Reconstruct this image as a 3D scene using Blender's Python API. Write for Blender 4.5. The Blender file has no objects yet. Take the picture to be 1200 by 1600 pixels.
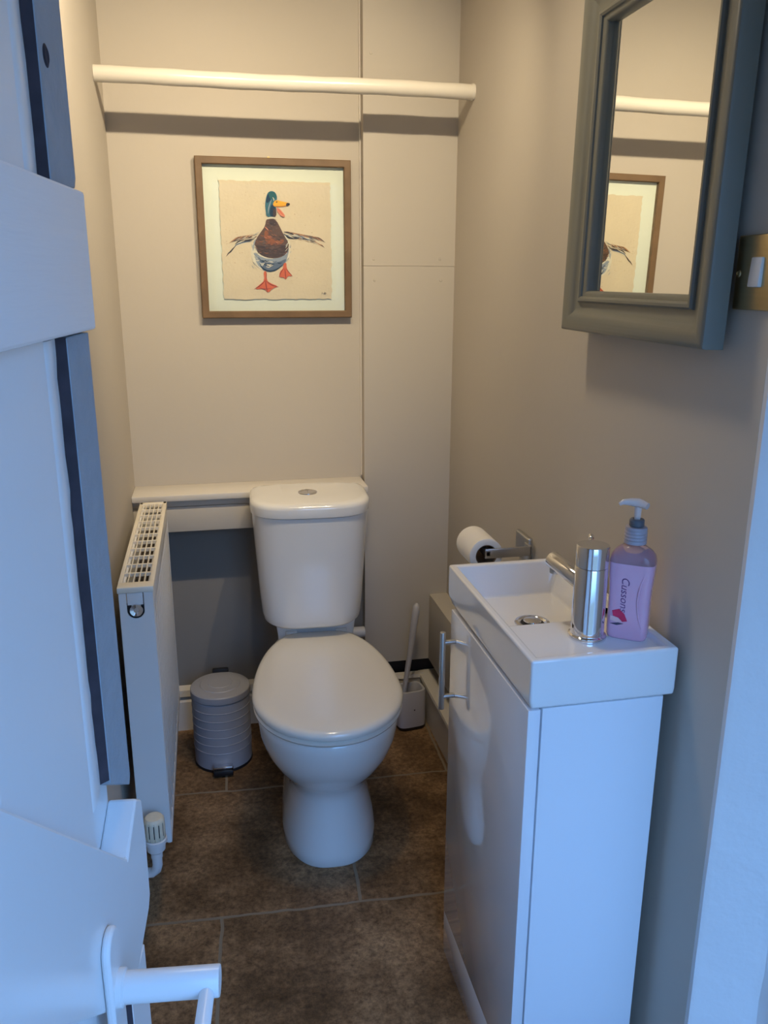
import bpy, bmesh, math, random
from mathutils import Vector, Matrix
random.seed(7)
PI = math.pi
SC = bpy.context.scene
COL = SC.collection

# ------------------------------------------------------------ camera, world, lights, exposure
cam_d = bpy.data.cameras.new('camera')
cam_d.sensor_fit = 'VERTICAL'; cam_d.sensor_height = 36.0
cam_d.lens = 1300.0 * 36.0 / 1600.0
cam_d.clip_start = 0.01; cam_d.clip_end = 60
cam = bpy.data.objects.new('camera', cam_d); COL.objects.link(cam)
PITCH, YAW, ROLL = math.radians(15.7), math.radians(11.9), math.radians(0.15)
fwd = Vector((math.sin(YAW)*math.cos(PITCH), math.cos(YAW)*math.cos(PITCH), -math.sin(PITCH)))
rt = Vector((math.cos(YAW), -math.sin(YAW), 0)); up = rt.cross(fwd)
rr = rt*math.cos(ROLL) + up*math.sin(ROLL); uu = rr.cross(fwd)
cam.matrix_world = Matrix(((rr.x, uu.x, -fwd.x, 0), (rr.y, uu.y, -fwd.y, 0), (rr.z, uu.z, -fwd.z, 1.38), (0, 0, 0, 1)))
SC.camera = cam

w = bpy.data.worlds.new('sky'); SC.world = w; w.use_nodes = True
bgn = w.node_tree.nodes['Background']
_nt = w.node_tree                                            # open sky outside the doorway, dim ground below the horizon
_tc = _nt.nodes.new('ShaderNodeTexCoord'); _sp = _nt.nodes.new('ShaderNodeSeparateXYZ'); _cr = _nt.nodes.new('ShaderNodeValToRGB')
_nt.links.new(_tc.outputs['Generated'], _sp.inputs[0]); _nt.links.new(_sp.outputs['Z'], _cr.inputs[0]); _nt.links.new(_cr.outputs[0], bgn.inputs[0])
_cr.color_ramp.elements[0].position = 0.08; _cr.color_ramp.elements[0].color = (0.035, 0.06, 0.09, 1)
_cr.color_ramp.elements[1].position = 0.44; _cr.color_ramp.elements[1].color = (0.20, 0.46, 1.0, 1)
bgn.inputs[1].default_value = 9.0

LAMP = Vector((0.26, 1.50, 2.12)); SPOTS = ((-0.17, 27, (-0.40, 0.75, -0.55), 104), (0.0, 18, (0.05, 0.0, -1.0), 150), (0.17, 34, (-0.15, 0.82, -0.56), 100)); LAMP_COL = (1.0, 0.82, 0.56)

SC.view_settings.view_transform = 'Standard'
SC.view_settings.look = 'None'
SC.view_settings.exposure = 0.0
SC.view_settings.gamma = 1.0
SC.view_settings.use_curve_mapping = False
SC.cycles.max_bounces = 10; SC.cycles.diffuse_bounces = 5; SC.cycles.glossy_bounces = 5
SC.cycles.transmission_bounces = 8; SC.cycles.transparent_max_bounces = 12
SC.cycles.use_denoising = True

# ------------------------------------------------------------ materials
def srgb(r, g, b):
    f = lambda c: (c/255/12.92) if c/255 <= 0.04045 else ((c/255+0.055)/1.055)**2.4
    return (f(r), f(g), f(b), 1)

def mat(name, col, rough=0.5, metal=0.0, noise=0.0, nscale=8.0, bump=0.0, bscale=60.0, stretch=None, coat=0.0, trans=0.0, ior=1.5, spec=0.5, sss=0.0):
    m = bpy.data.materials.new(name); m.use_nodes = True
    nt = m.node_tree; b = nt.nodes['Principled BSDF']
    b.inputs['Base Color'].default_value = col
    b.inputs['Roughness'].default_value = rough; b.inputs['Metallic'].default_value = metal
    b.inputs['Coat Weight'].default_value = coat; b.inputs['Coat Roughness'].default_value = 0.05
    b.inputs['Transmission Weight'].default_value = trans; b.inputs['IOR'].default_value = ior
    b.inputs['Specular IOR Level'].default_value = spec
    if sss: b.inputs['Subsurface Weight'].default_value = sss; b.inputs['Subsurface Radius'].default_value = (0.02, 0.01, 0.01)
    tc = nt.nodes.new('ShaderNodeTexCoord'); mp = nt.nodes.new('ShaderNodeMapping')
    nt.links.new(tc.outputs['Object'], mp.inputs['Vector'])
    if stretch: mp.inputs['Scale'].default_value = stretch
    if noise:
        n = nt.nodes.new('ShaderNodeTexNoise'); n.inputs['Scale'].default_value = nscale; n.inputs['Detail'].default_value = 5
        nt.links.new(mp.outputs[0], n.inputs['Vector'])
        mx = nt.nodes.new('ShaderNodeMix'); mx.data_type = 'RGBA'
        c2 = tuple(max(0, c*(1-noise)) for c in col[:3]) + (1,); c1 = tuple(min(1, c*(1+noise)) for c in col[:3]) + (1,)
        mx.inputs[6].default_value = c2; mx.inputs[7].default_value = c1
        nt.links.new(n.outputs['Fac'], mx.inputs[0]); nt.links.new(mx.outputs[2], b.inputs['Base Color'])
    if bump:
        n2 = nt.nodes.new('ShaderNodeTexNoise'); n2.inputs['Scale'].default_value = bscale; n2.inputs['Detail'].default_value = 4
        nt.links.new(mp.outputs[0], n2.inputs['Vector'])
        bp = nt.nodes.new('ShaderNodeBump'); bp.inputs['Strength'].default_value = bump; bp.inputs['Distance'].default_value = 0.004
        nt.links.new(n2.outputs['Fac'], bp.inputs['Height']); nt.links.new(bp.outputs[0], b.inputs['Normal'])
    return m

M = {}
M['wall'] = mat('wall_paint', (0.52, 0.475, 0.41, 1), 0.75, noise=0.03, nscale=2.5, bump=0.12, bscale=35, spec=0.25)
M['wall_rough'] = mat('jamb_plaster_paint', (0.72, 0.71, 0.70, 1), 0.7, noise=0.04, nscale=9, bump=0.7, bscale=22, spec=0.3)
M['board'] = mat('boarding_paint', (0.51, 0.47, 0.41, 1), 0.6, noise=0.03, nscale=3, bump=0.06, bscale=20, spec=0.3)
M['recess'] = mat('recess_shade_paint', (0.25, 0.235, 0.215, 1), 0.8, noise=0.08, nscale=4, bump=0.15, bscale=20, spec=0.2)  # wall tone darkened to paint in the shade below the ledge
M['trim'] = mat('trim_gloss_paint', (0.68, 0.64, 0.58, 1), 0.35, noise=0.03, nscale=6, bump=0.08, bscale=30)
M['rail'] = mat('rail_gloss_paint', (0.70, 0.66, 0.58, 1), 0.25, noise=0.03, nscale=8, bump=0.1, bscale=30)
M['ceiling'] = mat('ceiling_paint', (0.62, 0.58, 0.52, 1), 0.85, noise=0.02)
M['dark'] = mat('gap_shade_paint', (0.03, 0.03, 0.034, 1), 0.8)  # near-black colour painted for the shade inside the low gap
M['door'] = mat('door_gloss_paint', (0.80, 0.80, 0.80, 1), 0.28, noise=0.02, nscale=5, bump=0.18, bscale=14, stretch=(1, 1, 0.35))
M['door_rail'] = mat('door_rail_paint', (0.82, 0.81, 0.81, 1), 0.32, noise=0.02, nscale=5, bump=0.25, bscale=16, stretch=(0.35, 0.35, 5))
M['batten'] = mat('batten_shade_paint', (0.30, 0.35, 0.40, 1), 0.6, noise=0.15, nscale=40, bump=0.4, bscale=90)  # darker blue-grey paints in the shade on the door's edge strip
M['crack'] = mat('crack_grime', (0.045, 0.035, 0.045, 1), 0.9, noise=0.6, nscale=60)
M['porcelain'] = mat('white_porcelain', (0.80, 0.79, 0.76, 1), 0.12, coat=0.5, noise=0.005)
M['seat'] = mat('seat_plastic', (0.80, 0.77, 0.70, 1), 0.16, coat=0.3, noise=0.005)
M['basin'] = mat('basin_ceramic', (0.84, 0.83, 0.82, 1), 0.09, coat=0.6, noise=0.005)
M['gloss'] = mat('cabinet_high_gloss', (0.80, 0.80, 0.83, 1), 0.07, coat=0.8, noise=0.004)
M['cab'] = mat('cabinet_satin', (0.80, 0.81, 0.84, 1), 0.4, noise=0.01)
M['chrome'] = mat('chrome', (0.78, 0.78, 0.80, 1), 0.07, 1.0, noise=0.01)
M['steel'] = mat('brushed_steel', (0.55, 0.55, 0.55, 1), 0.32, 1.0, noise=0.04, nscale=30)
M['radiator'] = mat('radiator_enamel', (0.74, 0.73, 0.71, 1), 0.35, noise=0.01)
M['rad_in'] = mat('radiator_inner', (0.10, 0.09, 0.08, 1), 0.8, noise=0.2, nscale=40)
M['fin'] = mat('radiator_fin', (0.16, 0.13, 0.10, 1), 0.7, noise=0.1, nscale=40)
M['binm'] = mat('bin_painted_metal', (0.34, 0.34, 0.37, 1), 0.42, noise=0.02)
M['black'] = mat('black_plastic', (0.01, 0.01, 0.012, 1), 0.45, noise=0.1)
M['white_plastic'] = mat('white_plastic', (0.70, 0.69, 0.68, 1), 0.4, noise=0.01)
M['cream_plastic'] = mat('aged_cream_plastic', (0.74, 0.66, 0.50, 1), 0.5, noise=0.12, nscale=80)
M['brush'] = mat('brush_plastic', (0.50, 0.49, 0.52, 1), 0.45, noise=0.01)
M['frame_wood'] = mat('picture_frame_oak', srgb(114, 90, 64), 0.55, noise=0.45, nscale=14, bump=0.3, bscale=50, stretch=(1, 1, 1))
M['mat_board'] = mat('mat_board', (0.80, 0.83, 0.74, 1), 0.8, noise=0.01)
M['mirror_frame'] = mat('mirror_frame_paint', (0.17, 0.17, 0.145, 1), 0.42, noise=0.05, nscale=12, bump=0.05, bscale=60)
M['brass'] = mat('brushed_brass', (0.52, 0.42, 0.24, 1), 0.38, 1.0, noise=0.1, nscale=20, stretch=(1, 1, 8))
M['paper_roll'] = mat('tissue_paper', (0.86, 0.82, 0.74, 1), 0.95, noise=0.02, bump=0.2, bscale=120)
M['card'] = mat('cardboard_core', (0.20, 0.13, 0.08, 1), 0.9, noise=0.1)
M['brass_pin'] = mat('brass_hook', (0.7, 0.55, 0.25, 1), 0.3, 1.0, noise=0.05)
M['soap'] = mat('pink_soap_bottle', (0.74, 0.42, 0.55, 1), 0.14, coat=0.5, noise=0.03, nscale=12, sss=0.25)
M['soap_clear'] = mat('pink_clear_plastic', (0.82, 0.60, 0.62, 1), 0.12, trans=0.75, ior=1.3, noise=0.01)
M['pump'] = mat('clear_plastic_pump', (0.85, 0.83, 0.85, 1), 0.2, trans=0.55, noise=0.01)
M['collar'] = mat('pump_collar', (0.45, 0.42, 0.48, 1), 0.35, trans=0.2, noise=0.02)
M['greyp'] = mat('grey_plastic', (0.10, 0.11, 0.13, 1), 0.4, noise=0.02)
M['ink'] = mat('purple_ink', (0.26, 0.12, 0.30, 1), 0.5, noise=0.02)
M['red'] = mat('petal_red', (0.62, 0.02, 0.09, 1), 0.4, noise=0.25, nscale=90)
M['petal'] = mat('petal_pale', (0.80, 0.50, 0.50, 1), 0.4, noise=0.1, nscale=90)
M['leafi'] = mat('leaf_dark', (0.04, 0.04, 0.09, 1), 0.4, noise=0.1)

mm = bpy.data.materials.new('mirror_silver'); mm.use_nodes = True
b = mm.node_tree.nodes['Principled BSDF']; b.inputs['Base Color'].default_value = (0.90, 0.91, 0.89, 1); b.inputs['Metallic'].default_value = 1; b.inputs['Roughness'].default_value = 0.005
M['mirror'] = mm
mg = bpy.data.materials.new('picture_glass'); mg.use_nodes = True; nt = mg.node_tree
for n in list(nt.nodes):
    if n.type == 'BSDF_PRINCIPLED': nt.nodes.remove(n)
tr = nt.nodes.new('ShaderNodeBsdfTransparent'); tr.inputs[0].default_value = (0.97, 0.98, 0.97, 1)
gl = nt.nodes.new('ShaderNodeBsdfGlossy'); gl.inputs['Roughness'].default_value = 0.03
fr = nt.nodes.new('ShaderNodeFresnel'); fr.inputs[0].default_value = 1.4
ms = nt.nodes.new('ShaderNodeMixShader'); nt.links.new(fr.outputs[0], ms.inputs[0]); nt.links.new(tr.outputs[0], ms.inputs[1]); nt.links.new(gl.outputs[0], ms.inputs[2])
nt.links.new(ms.outputs[0], [n for n in nt.nodes if n.type == 'OUTPUT_MATERIAL'][0].inputs[0])
M['glass'] = mg
me_ = bpy.data.materials.new('lamp_glow'); me_.use_nodes = True
b = me_.node_tree.nodes['Principled BSDF']; b.inputs['Emission Color'].default_value = (1, 0.8, 0.5, 1); b.inputs['Emission Strength'].default_value = 6
M['glow'] = me_

def floor_material():
    m = bpy.data.materials.new('stone_tile_floor'); m.use_nodes = True; nt = m.node_tree; L = nt.links
    b = nt.nodes['Principled BSDF']; b.inputs['Specular IOR Level'].default_value = 0.35
    N = lambda t: nt.nodes.new(t)
    tc = N('ShaderNodeTexCoord'); mp = N('ShaderNodeMapping')
    mp.vector_type = 'POINT'
    a = math.radians(2.6)
    mp.inputs['Rotation'].default_value = (0, 0, a)
    # place the joints: row line through (0.15, 1.580), vertical joint through (0.283, 1.63)
    px, py = 0.15, 1.580
    rx, ry = px*math.cos(a)-py*math.sin(a), px*math.sin(a)+py*math.cos(a)
    qx, qy = 0.283, 1.63; sx = qx*math.cos(a)-qy*math.sin(a)
    RH, BW = 0.484, 0.63
    mp.inputs['Location'].default_value = (-sx + BW*4, -ry + RH*5, 0)
    L.new(tc.outputs['Object'], mp.inputs['Vector'])
    wob = N('ShaderNodeTexNoise'); wob.inputs['Scale'].default_value = 9; L.new(mp.outputs[0], wob.inputs['Vector'])
    sub = N('ShaderNodeVectorMath'); sub.operation = 'SUBTRACT'; sub.inputs[1].default_value = (.5, .5, .5); L.new(wob.outputs['Color'], sub.inputs[0])
    sc = N('ShaderNodeVectorMath'); sc.operation = 'SCALE'; sc.inputs['Scale'].default_value = 0.018; L.new(sub.outputs[0], sc.inputs[0])
    ad = N('ShaderNodeVectorMath'); L.new(mp.outputs[0], ad.inputs[0]); L.new(sc.outputs[0], ad.inputs[1])
    br = N('ShaderNodeTexBrick'); br.offset = 0.5; br.offset_frequency = 2
    br.inputs['Scale'].default_value = 1; br.inputs['Brick Width'].default_value = BW; br.inputs['Row Height'].default_value = RH
    br.inputs['Mortar Size'].default_value = 0.0042; br.inputs['Mortar Smooth'].default_value = 0.3; br.inputs['Bias'].default_value = 0
    br.inputs['Color1'].default_value = (0.9, 0.9, 0.9, 1); br.inputs['Color2'].default_value = (1.15, 1.12, 1.08, 1); br.inputs['Mortar'].default_value = (1, 1, 1, 1)
    L.new(ad.outputs[0], br.inputs['Vector'])
    n1 = N('ShaderNodeTexNoise'); n1.inputs['Scale'].default_value = 4.5; n1.inputs['Detail'].default_value = 8; n1.inputs['Roughness'].default_value = 0.7; L.new(mp.outputs[0], n1.inputs['Vector'])
    cr = N('ShaderNodeValToRGB'); e = cr.color_ramp.elements
    e[0].position = 0.33; e[0].color = (0.066, 0.035, 0.014, 1); e[1].position = 0.68; e[1].color = (0.37, 0.235, 0.125, 1)
    x = cr.color_ramp.elements.new(0.5); x.color = (0.19, 0.112, 0.055, 1)
    L.new(n1.outputs['Fac'], cr.inputs[0])
    n2 = N('ShaderNodeTexNoise'); n2.inputs['Scale'].default_value = 70; n2.inputs['Detail'].default_value = 6; n2.inputs['Roughness'].default_value = 0.8; L.new(mp.outputs[0], n2.inputs['Vector'])
    cr2 = N('ShaderNodeValToRGB'); e = cr2.color_ramp.elements
    e[0].position = 0.36; e[0].color = (0.45, 0.42, 0.40, 1); e[1].position = 0.66; e[1].color = (1.5, 1.5, 1.5, 1)
    L.new(n2.outputs['Fac'], cr2.inputs[0])
    m1 = N('ShaderNodeMix'); m1.data_type = 'RGBA'; m1.blend_type = 'MULTIPLY'; m1.inputs[0].default_value = 1; L.new(cr.outputs[0], m1.inputs[6]); L.new(cr2.outputs[0], m1.inputs[7])
    m2 = N('ShaderNodeMix'); m2.data_type = 'RGBA'; m2.blend_type = 'MULTIPLY'; m2.inputs[0].default_value = 1; L.new(m1.outputs[2], m2.inputs[6]); L.new(br.outputs['Color'], m2.inputs[7])
    m3 = N('ShaderNodeMix'); m3.data_type = 'RGBA'; m3.inputs[7].default_value = (0.25, 0.20, 0.14, 1); L.new(br.outputs['Fac'], m3.inputs[0]); L.new(m2.outputs[2], m3.inputs[6])
    L.new(m3.outputs[2], b.inputs['Base Color'])
    ro = N('ShaderNodeMapRange'); ro.inputs[3].default_value = 0.45; ro.inputs[4].default_value = 0.75; L.new(n1.outputs['Fac'], ro.inputs[0]); L.new(ro.outputs[0], b.inputs['Roughness'])
    mxh = N('ShaderNodeMath'); mxh.operation = 'SUBTRACT'; L.new(n2.outputs['Fac'], mxh.inputs[0]); L.new(br.outputs['Fac'], mxh.inputs[1])
    bp = N('ShaderNodeBump'); bp.inputs['Strength'].default_value = 0.35; bp.inputs['Distance'].default_value = 0.004; L.new(mxh.outputs[0], bp.inputs['Height']); L.new(bp.outputs[0], b.inputs['Normal'])
    return m
M['floor'] = floor_material()

# ------------------------------------------------------------ helpers
def box(bm, x0, x1, y0, y1, z0, z1, bev=0.0, seg=2, rot=None):
    t = bmesh.new(); bmesh.ops.create_cube(t, size=1)
    for v in t.verts: v.co = Vector(((x0+x1)/2 + v.co.x*(x1-x0), (y0+y1)/2 + v.co.y*(y1-y0), (z0+z1)/2 + v.co.z*(z1-z0)))
    if bev: bmesh.ops.bevel(t, geom=list(t.edges), offset=bev, segments=seg, profile=0.5, affect='EDGES')
    if rot is not None: bmesh.ops.transform(t, matrix=rot, verts=t.verts)
    merge(bm, t)

def merge(bm, t):
    bmesh.ops.recalc_face_normals(t, faces=t.faces)
    mp = {v: bm.verts.new(v.co) for v in t.verts}
    for f in t.faces:
        try:
            g = bm.faces.new([mp[v] for v in f.verts]); g.material_index = f.material_index; g.smooth = f.smooth
        except ValueError: pass
    t.free()

def lathe(bm, prof, c=(0, 0, 0), n=48, axis=None):
    """prof: list of (r, h) revolved about local +Z, then axis-aligned to `axis`"""
    t = bmesh.new(); rings = []
    for r, h in prof:
        if r < 1e-6: rings.append([t.verts.new((0, 0, h))])
        else: rings.append([t.verts.new((r*math.cos(2*PI*k/n), r*math.sin(2*PI*k/n), h)) for k in range(n)])
    for a, b in zip(rings, rings[1:]):
        for k in range(n):
            k2 = (k+1) % n
            if len(a) == 1 and len(b) == 1: continue
            if len(a) == 1: t.faces.new((a[0], b[k], b[k2]))
            elif len(b) == 1: t.faces.new((a[k], a[k2], b[0]))
            else: t.faces.new((a[k], a[k2], b[k2], b[k]))
    if axis is not None:
        q = Vector((0, 0, 1)).rotation_difference(Vector(axis).normalized()); bmesh.ops.transform(t, matrix=q.to_matrix().to_4x4(), verts=t.verts)
    bmesh.ops.translate(t, vec=Vector(c), verts=t.verts); merge(bm, t)

def cyl(bm, p0, p1, r, r1=None, n=32, bev=0.0):
    p0, p1 = Vector(p0), Vector(p1); L = (p1-p0).length; r1 = r if r1 is None else r1
    if bev: pr = [(0, 0), (r-bev, 0), (r-bev*.3, bev*.3), (r, bev), (r1, L-bev), (r1-bev*.3, L-bev*.3), (r1-bev, L), (0, L)]
    else: pr = [(0, 0), (r, 0), (r1, L), (0, L)]
    lathe(bm, pr, p0, n, p1-p0)

def loft(bm, rings, cap0=True, cap1=True):
    t = bmesh.new(); R = [[t.verts.new(p) for p in r] for r in rings]; n = len(rings[0])
    for a, b in zip(R, R[1:]):
        for k in range(n): t.faces.new((a[k], a[(k+1) % n], b[(k+1) % n], b[k]))
    if cap0: t.faces.new(R[0])
    if cap1: t.faces.new(R[-1])
    merge(bm, t)

def tube(bm, pts, rad, n=16, caps=True):
    pts = [Vector(p) for p in pts]; rad = rad if isinstance(rad, (list, tuple)) else [rad]*len(pts)
    rings = []; prev = None
    for i, p in enumerate(pts):
        d = (pts[min(i+1, len(pts)-1)] - pts[max(i-1, 0)]).normalized()
        s = prev if prev is not None else (Vector((0, 0, 1)) if abs(d.z) < .9 else Vector((1, 0, 0)))
        u = (s - d*s.dot(d)).normalized(); v = d.cross(u); prev = u
        rings.append([p + (u*math.cos(2*PI*k/n) + v*math.sin(2*PI*k/n))*rad[i] for k in range(n)])
    loft(bm, rings, caps, caps)

def prism(bm, poly, f0, f1, mi=0):
    """poly in 2D; f0/f1 map (a,b)->3D for the two ends"""
    t = bmesh.new(); A = [t.verts.new(f0(*p)) for p in poly]; B = [t.verts.new(f1(*p)) for p in poly]; n = len(poly)
    fs = [t.faces.new(A), t.faces.new(B)] + [t.faces.new((A[k], A[(k+1) % n], B[(k+1) % n], B[k])) for k in range(n)]
    for f in fs: f.material_index = mi
    merge(bm, t)

def obj(name, bm, m, parent=None, smooth=35, bevel=0.0, seg=2, clamp=True):
    me = bpy.data.meshes.new(name); bm.to_mesh(me); bm.free()
    o = bpy.data.objects.new(name, me); COL.objects.link(o)
    for x in (m if isinstance(m, list) else [m]): me.materials.append(x)
    if bevel:
        md = o.modifiers.new('bevel', 'BEVEL'); md.width = bevel; md.use_clamp_overlap = clamp; md.segments = seg; md.limit_method = 'ANGLE'; md.angle_limit = math.radians(35)
    if smooth:
        for p in me.polygons: p.use_smooth = True
        try:
            me.set_sharp_from_angle(angle=math.radians(smooth))
        except Exception: pass
    if parent is not None:
        o.parent = parent; o.matrix_parent_inverse = parent.matrix_world.inverted()
    return o

def thing(name, label, cat, loc=(0, 0, 0), rotz=0, group=None):
    o = bpy.data.objects.new(name, None); COL.objects.link(o); o.empty_display_size = 0.05
    o.location = loc; o.rotation_euler = (0, 0, rotz)
    o['label'] = label; o['category'] = cat
    if group: o['group'] = group
    return o     # children below are given in the thing's own coordinates

def part(name, bm, m, parent, **k):
    me_o = obj(name, bm, m, None, **k); me_o.parent = parent
    return me_o

def struct(name, bm, m, label=None, **k):
    o = obj(name, bm, m, None, **k); o['kind'] = 'structure'
    if label: o['label'] = label; 
    return o

def one(name, bm, m, label, cat, **k):
    o = obj(name, bm, m, None, **k); o['label'] = label; o['category'] = cat
    return o

def quads(bm, qs):
    for q in qs: bm.faces.new([bm.verts.new(p) for p in q])

# ------------------------------------------------------------ room shell
YB = 2.447                       # back wall
XL = -0.225                      # left wall
CZ = 2.22                        # ceiling
def xw(y): return 0.714 - 0.0336*(YB-y)     # right wall, slightly out of square
B_ = bmesh.new
bm = B_(); box(bm, -0.6, 1.2, -0.9, YB+0.1, -0.06, 0.0); struct('floor', bm, M['floor'], 'brown stone tile floor with pale grout joints', smooth=0)
bm = B_(); box(bm, -0.35, 1.1, -0.18, YB+0.12, CZ, CZ+0.06); struct('ceiling', bm, M['ceiling'], smooth=0)
bm = B_(); box(bm, XL-0.1, XL, -0.18, YB+0.1, 0, CZ); struct('wall_left', bm, M['wall'], smooth=0)
bm = B_(); box(bm, XL, 0.85, YB, YB+0.1, 0.79, CZ); box(bm, XL, 0.85, YB, YB+0.1, 0, 0.79)
struct('wall_back', bm, M['wall'], smooth=0)
YE = 0.8912; XE = xw(YE)
poly = [(xw(YB+.1), YB+.1), (XE, YE), (XE+0.004, YE-0.003)] + [(0.762, 0.868), (0.775, 0.84), (0.785, -0.3), (1.0, -0.3), (1.0, YB+.1)]
bm = B_(); prism(bm, [(xw(YB+.1), YB+.1), (xw(YE+.008), YE+.008), (XE+.11, YE+.008), (1.0, YB+.1)], lambda x, y: (x, y, 0), lambda x, y: (x, y, CZ)); struct('wall_right', bm, M['wall'], smooth=0)
# splayed plaster reveal of the doorway, with an uneven hand-finished arris
bm = B_(); rings = []
NZ = 44
t = bmesh.new(); rows = []
for i in range(NZ+1):
    z = CZ*i/NZ; j = random.uniform(-.0016, .0016); j2 = random.uniform(-.002, .002)
    rows.append([t.verts.new((x, y, z)) for x, y in ((xw(YE)+.02, YE+.03), (xw(YE+.009)+.0004, YE+.010), (XE-.0004+j*.5, YE+j-.001), (XE+.006+j, YE-.006), (0.742+j2, 0.860), (0.7496+j2, 0.854), (0.756, 0.835), (0.785, -0.18), (0.95, -0.18), (0.95, YE+.06))])
for a, c in zip(rows, rows[1:]):
    for k in range(10): t.faces.new((a[k], a[(k+1) % 10], c[(k+1) % 10], c[k]))
t.faces.new(rows[0]); t.faces.new(rows[-1]); merge(bm, t)
struct('wall_doorway', bm, M['wall_rough'], 'rough painted plaster reveal of the doorway', smooth=25)
bm = B_(); box(bm, XL-.1, 0.95, -0.26, -0.18, 1.90, CZ+.06); box(bm, XL-.5, 0.08, -0.26, -0.18, 0, 1.90); box(bm, 0.785, 1.3, -0.26, -0.18, 0, 1.90)
struct('wall_front', bm, M['wall_rough'], smooth=0)

# pipe duct boarding on the right of the back wall
bm = B_()
XD = 0.446
box(bm, XD, xw(2.43), 2.404, YB, 1.4133, CZ); box(bm, XD, xw(2.43), 2.404, YB, 0.185, 1.4127)
struct('trim_1', bm, M['board'], 'painted boarding over the pipe duct beside the picture wall', smooth=0, bevel=0.0005)
bm = B_(); box(bm, XD-.004, XD, 2.438, YB, 0.80, CZ); struct('trim_2', bm, M['trim'], smooth=0, bevel=.002)
bm = B_()
for (x, z) in ((.475, 1.432), (.668, 1.433), (.478, 1.374), (.672, 1.374), (.468, 1.954)): lathe(bm, [(0, .0015), (.0035, .001), (.0042, 0)], (x, 2.404, z), 12, (0, -1, 0))
struct('trim_3', bm, M['board'], 'painted-over screw heads in the duct boarding')
# boxed ledge behind the cistern
bm = B_(); box(bm, XL, 0.441, 2.318, YB, 0.777, 0.795, 0.003); struct('trim_4', bm, M['trim'], 'painted ledge board above the cistern')
bm = B_(); box(bm, XL, 0.441, 2.334, 2.352, 0.758, 0.777, 0.002); box(bm, XL, 0.441, 2.336, 2.352, 0.683, 0.7565, 0.0015)
struct('trim_5', bm, M['board'], 'painted fascia board under the ledge')
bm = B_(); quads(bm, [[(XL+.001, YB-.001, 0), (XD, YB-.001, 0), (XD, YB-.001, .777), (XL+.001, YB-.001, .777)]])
struct('trim_6', bm, M['recess'], 'plaster behind the toilet with its shade painted in as darker grey', smooth=0)
# box casing along the foot of the right wall
bm = B_(); box(bm, 0.655, xw(2.2)+.01, 1.43, 2.404, 0.185, 0.41, 0.0025); struct('trim_7', bm, M['board'], 'low painted pipe casing along the right wall')
bm = B_(); box(bm, .70, .704, 1.43, 2.43, .05, .185); quads(bm, [[(XD, 2.435, .12), (.70, 2.435, .12), (.70, 2.435, .185), (XD, 2.435, .185)]]); struct('trim_8', bm, M['dark'], smooth=0)  # dark sheets stand in for shade under the duct boarding and casing
# skirtings
def skirt_profile(): return [(0, 0), (0.018, 0), (0.018, .098), (0.014, .104), (0.014, .112), (0.020, .118), (0.017, .138), (0.006, .146), (0, .148)]
bm = B_(); prism(bm, skirt_profile(), lambda d, z: (XL, YB-.002-d, z), lambda d, z: (XD+.01, YB-.002-d, z)); struct('baseboard_back', bm, M['trim'], smooth=25)
bm = B_(); prism(bm, [(0, 0), (.02, 0), (.02, .118), (.026, .124), (.024, .132), (0, .134)], lambda d, z: (0.652-d, 1.40, z), lambda d, z: (0.652-d, 2.43, z))
prism(bm, [(0, 0), (.045, 0), (.045, .134), (0, .134)], lambda d, z: (0.697-d, 1.40, z), lambda d, z: (0.697-d, 2.43, z))
struct('baseboard_right', bm, M['trim'], smooth=25)
bm = B_(); prism(bm, [(0, 0), (.02, 0), (.02, .118), (.024, .124), (.018, .134), (0, .136)], lambda d, z: (XD, 2.420-d, z), lambda d, z: (.655, 2.420-d, z)); struct('baseboard_duct', bm, M['trim'], smooth=25)

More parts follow.
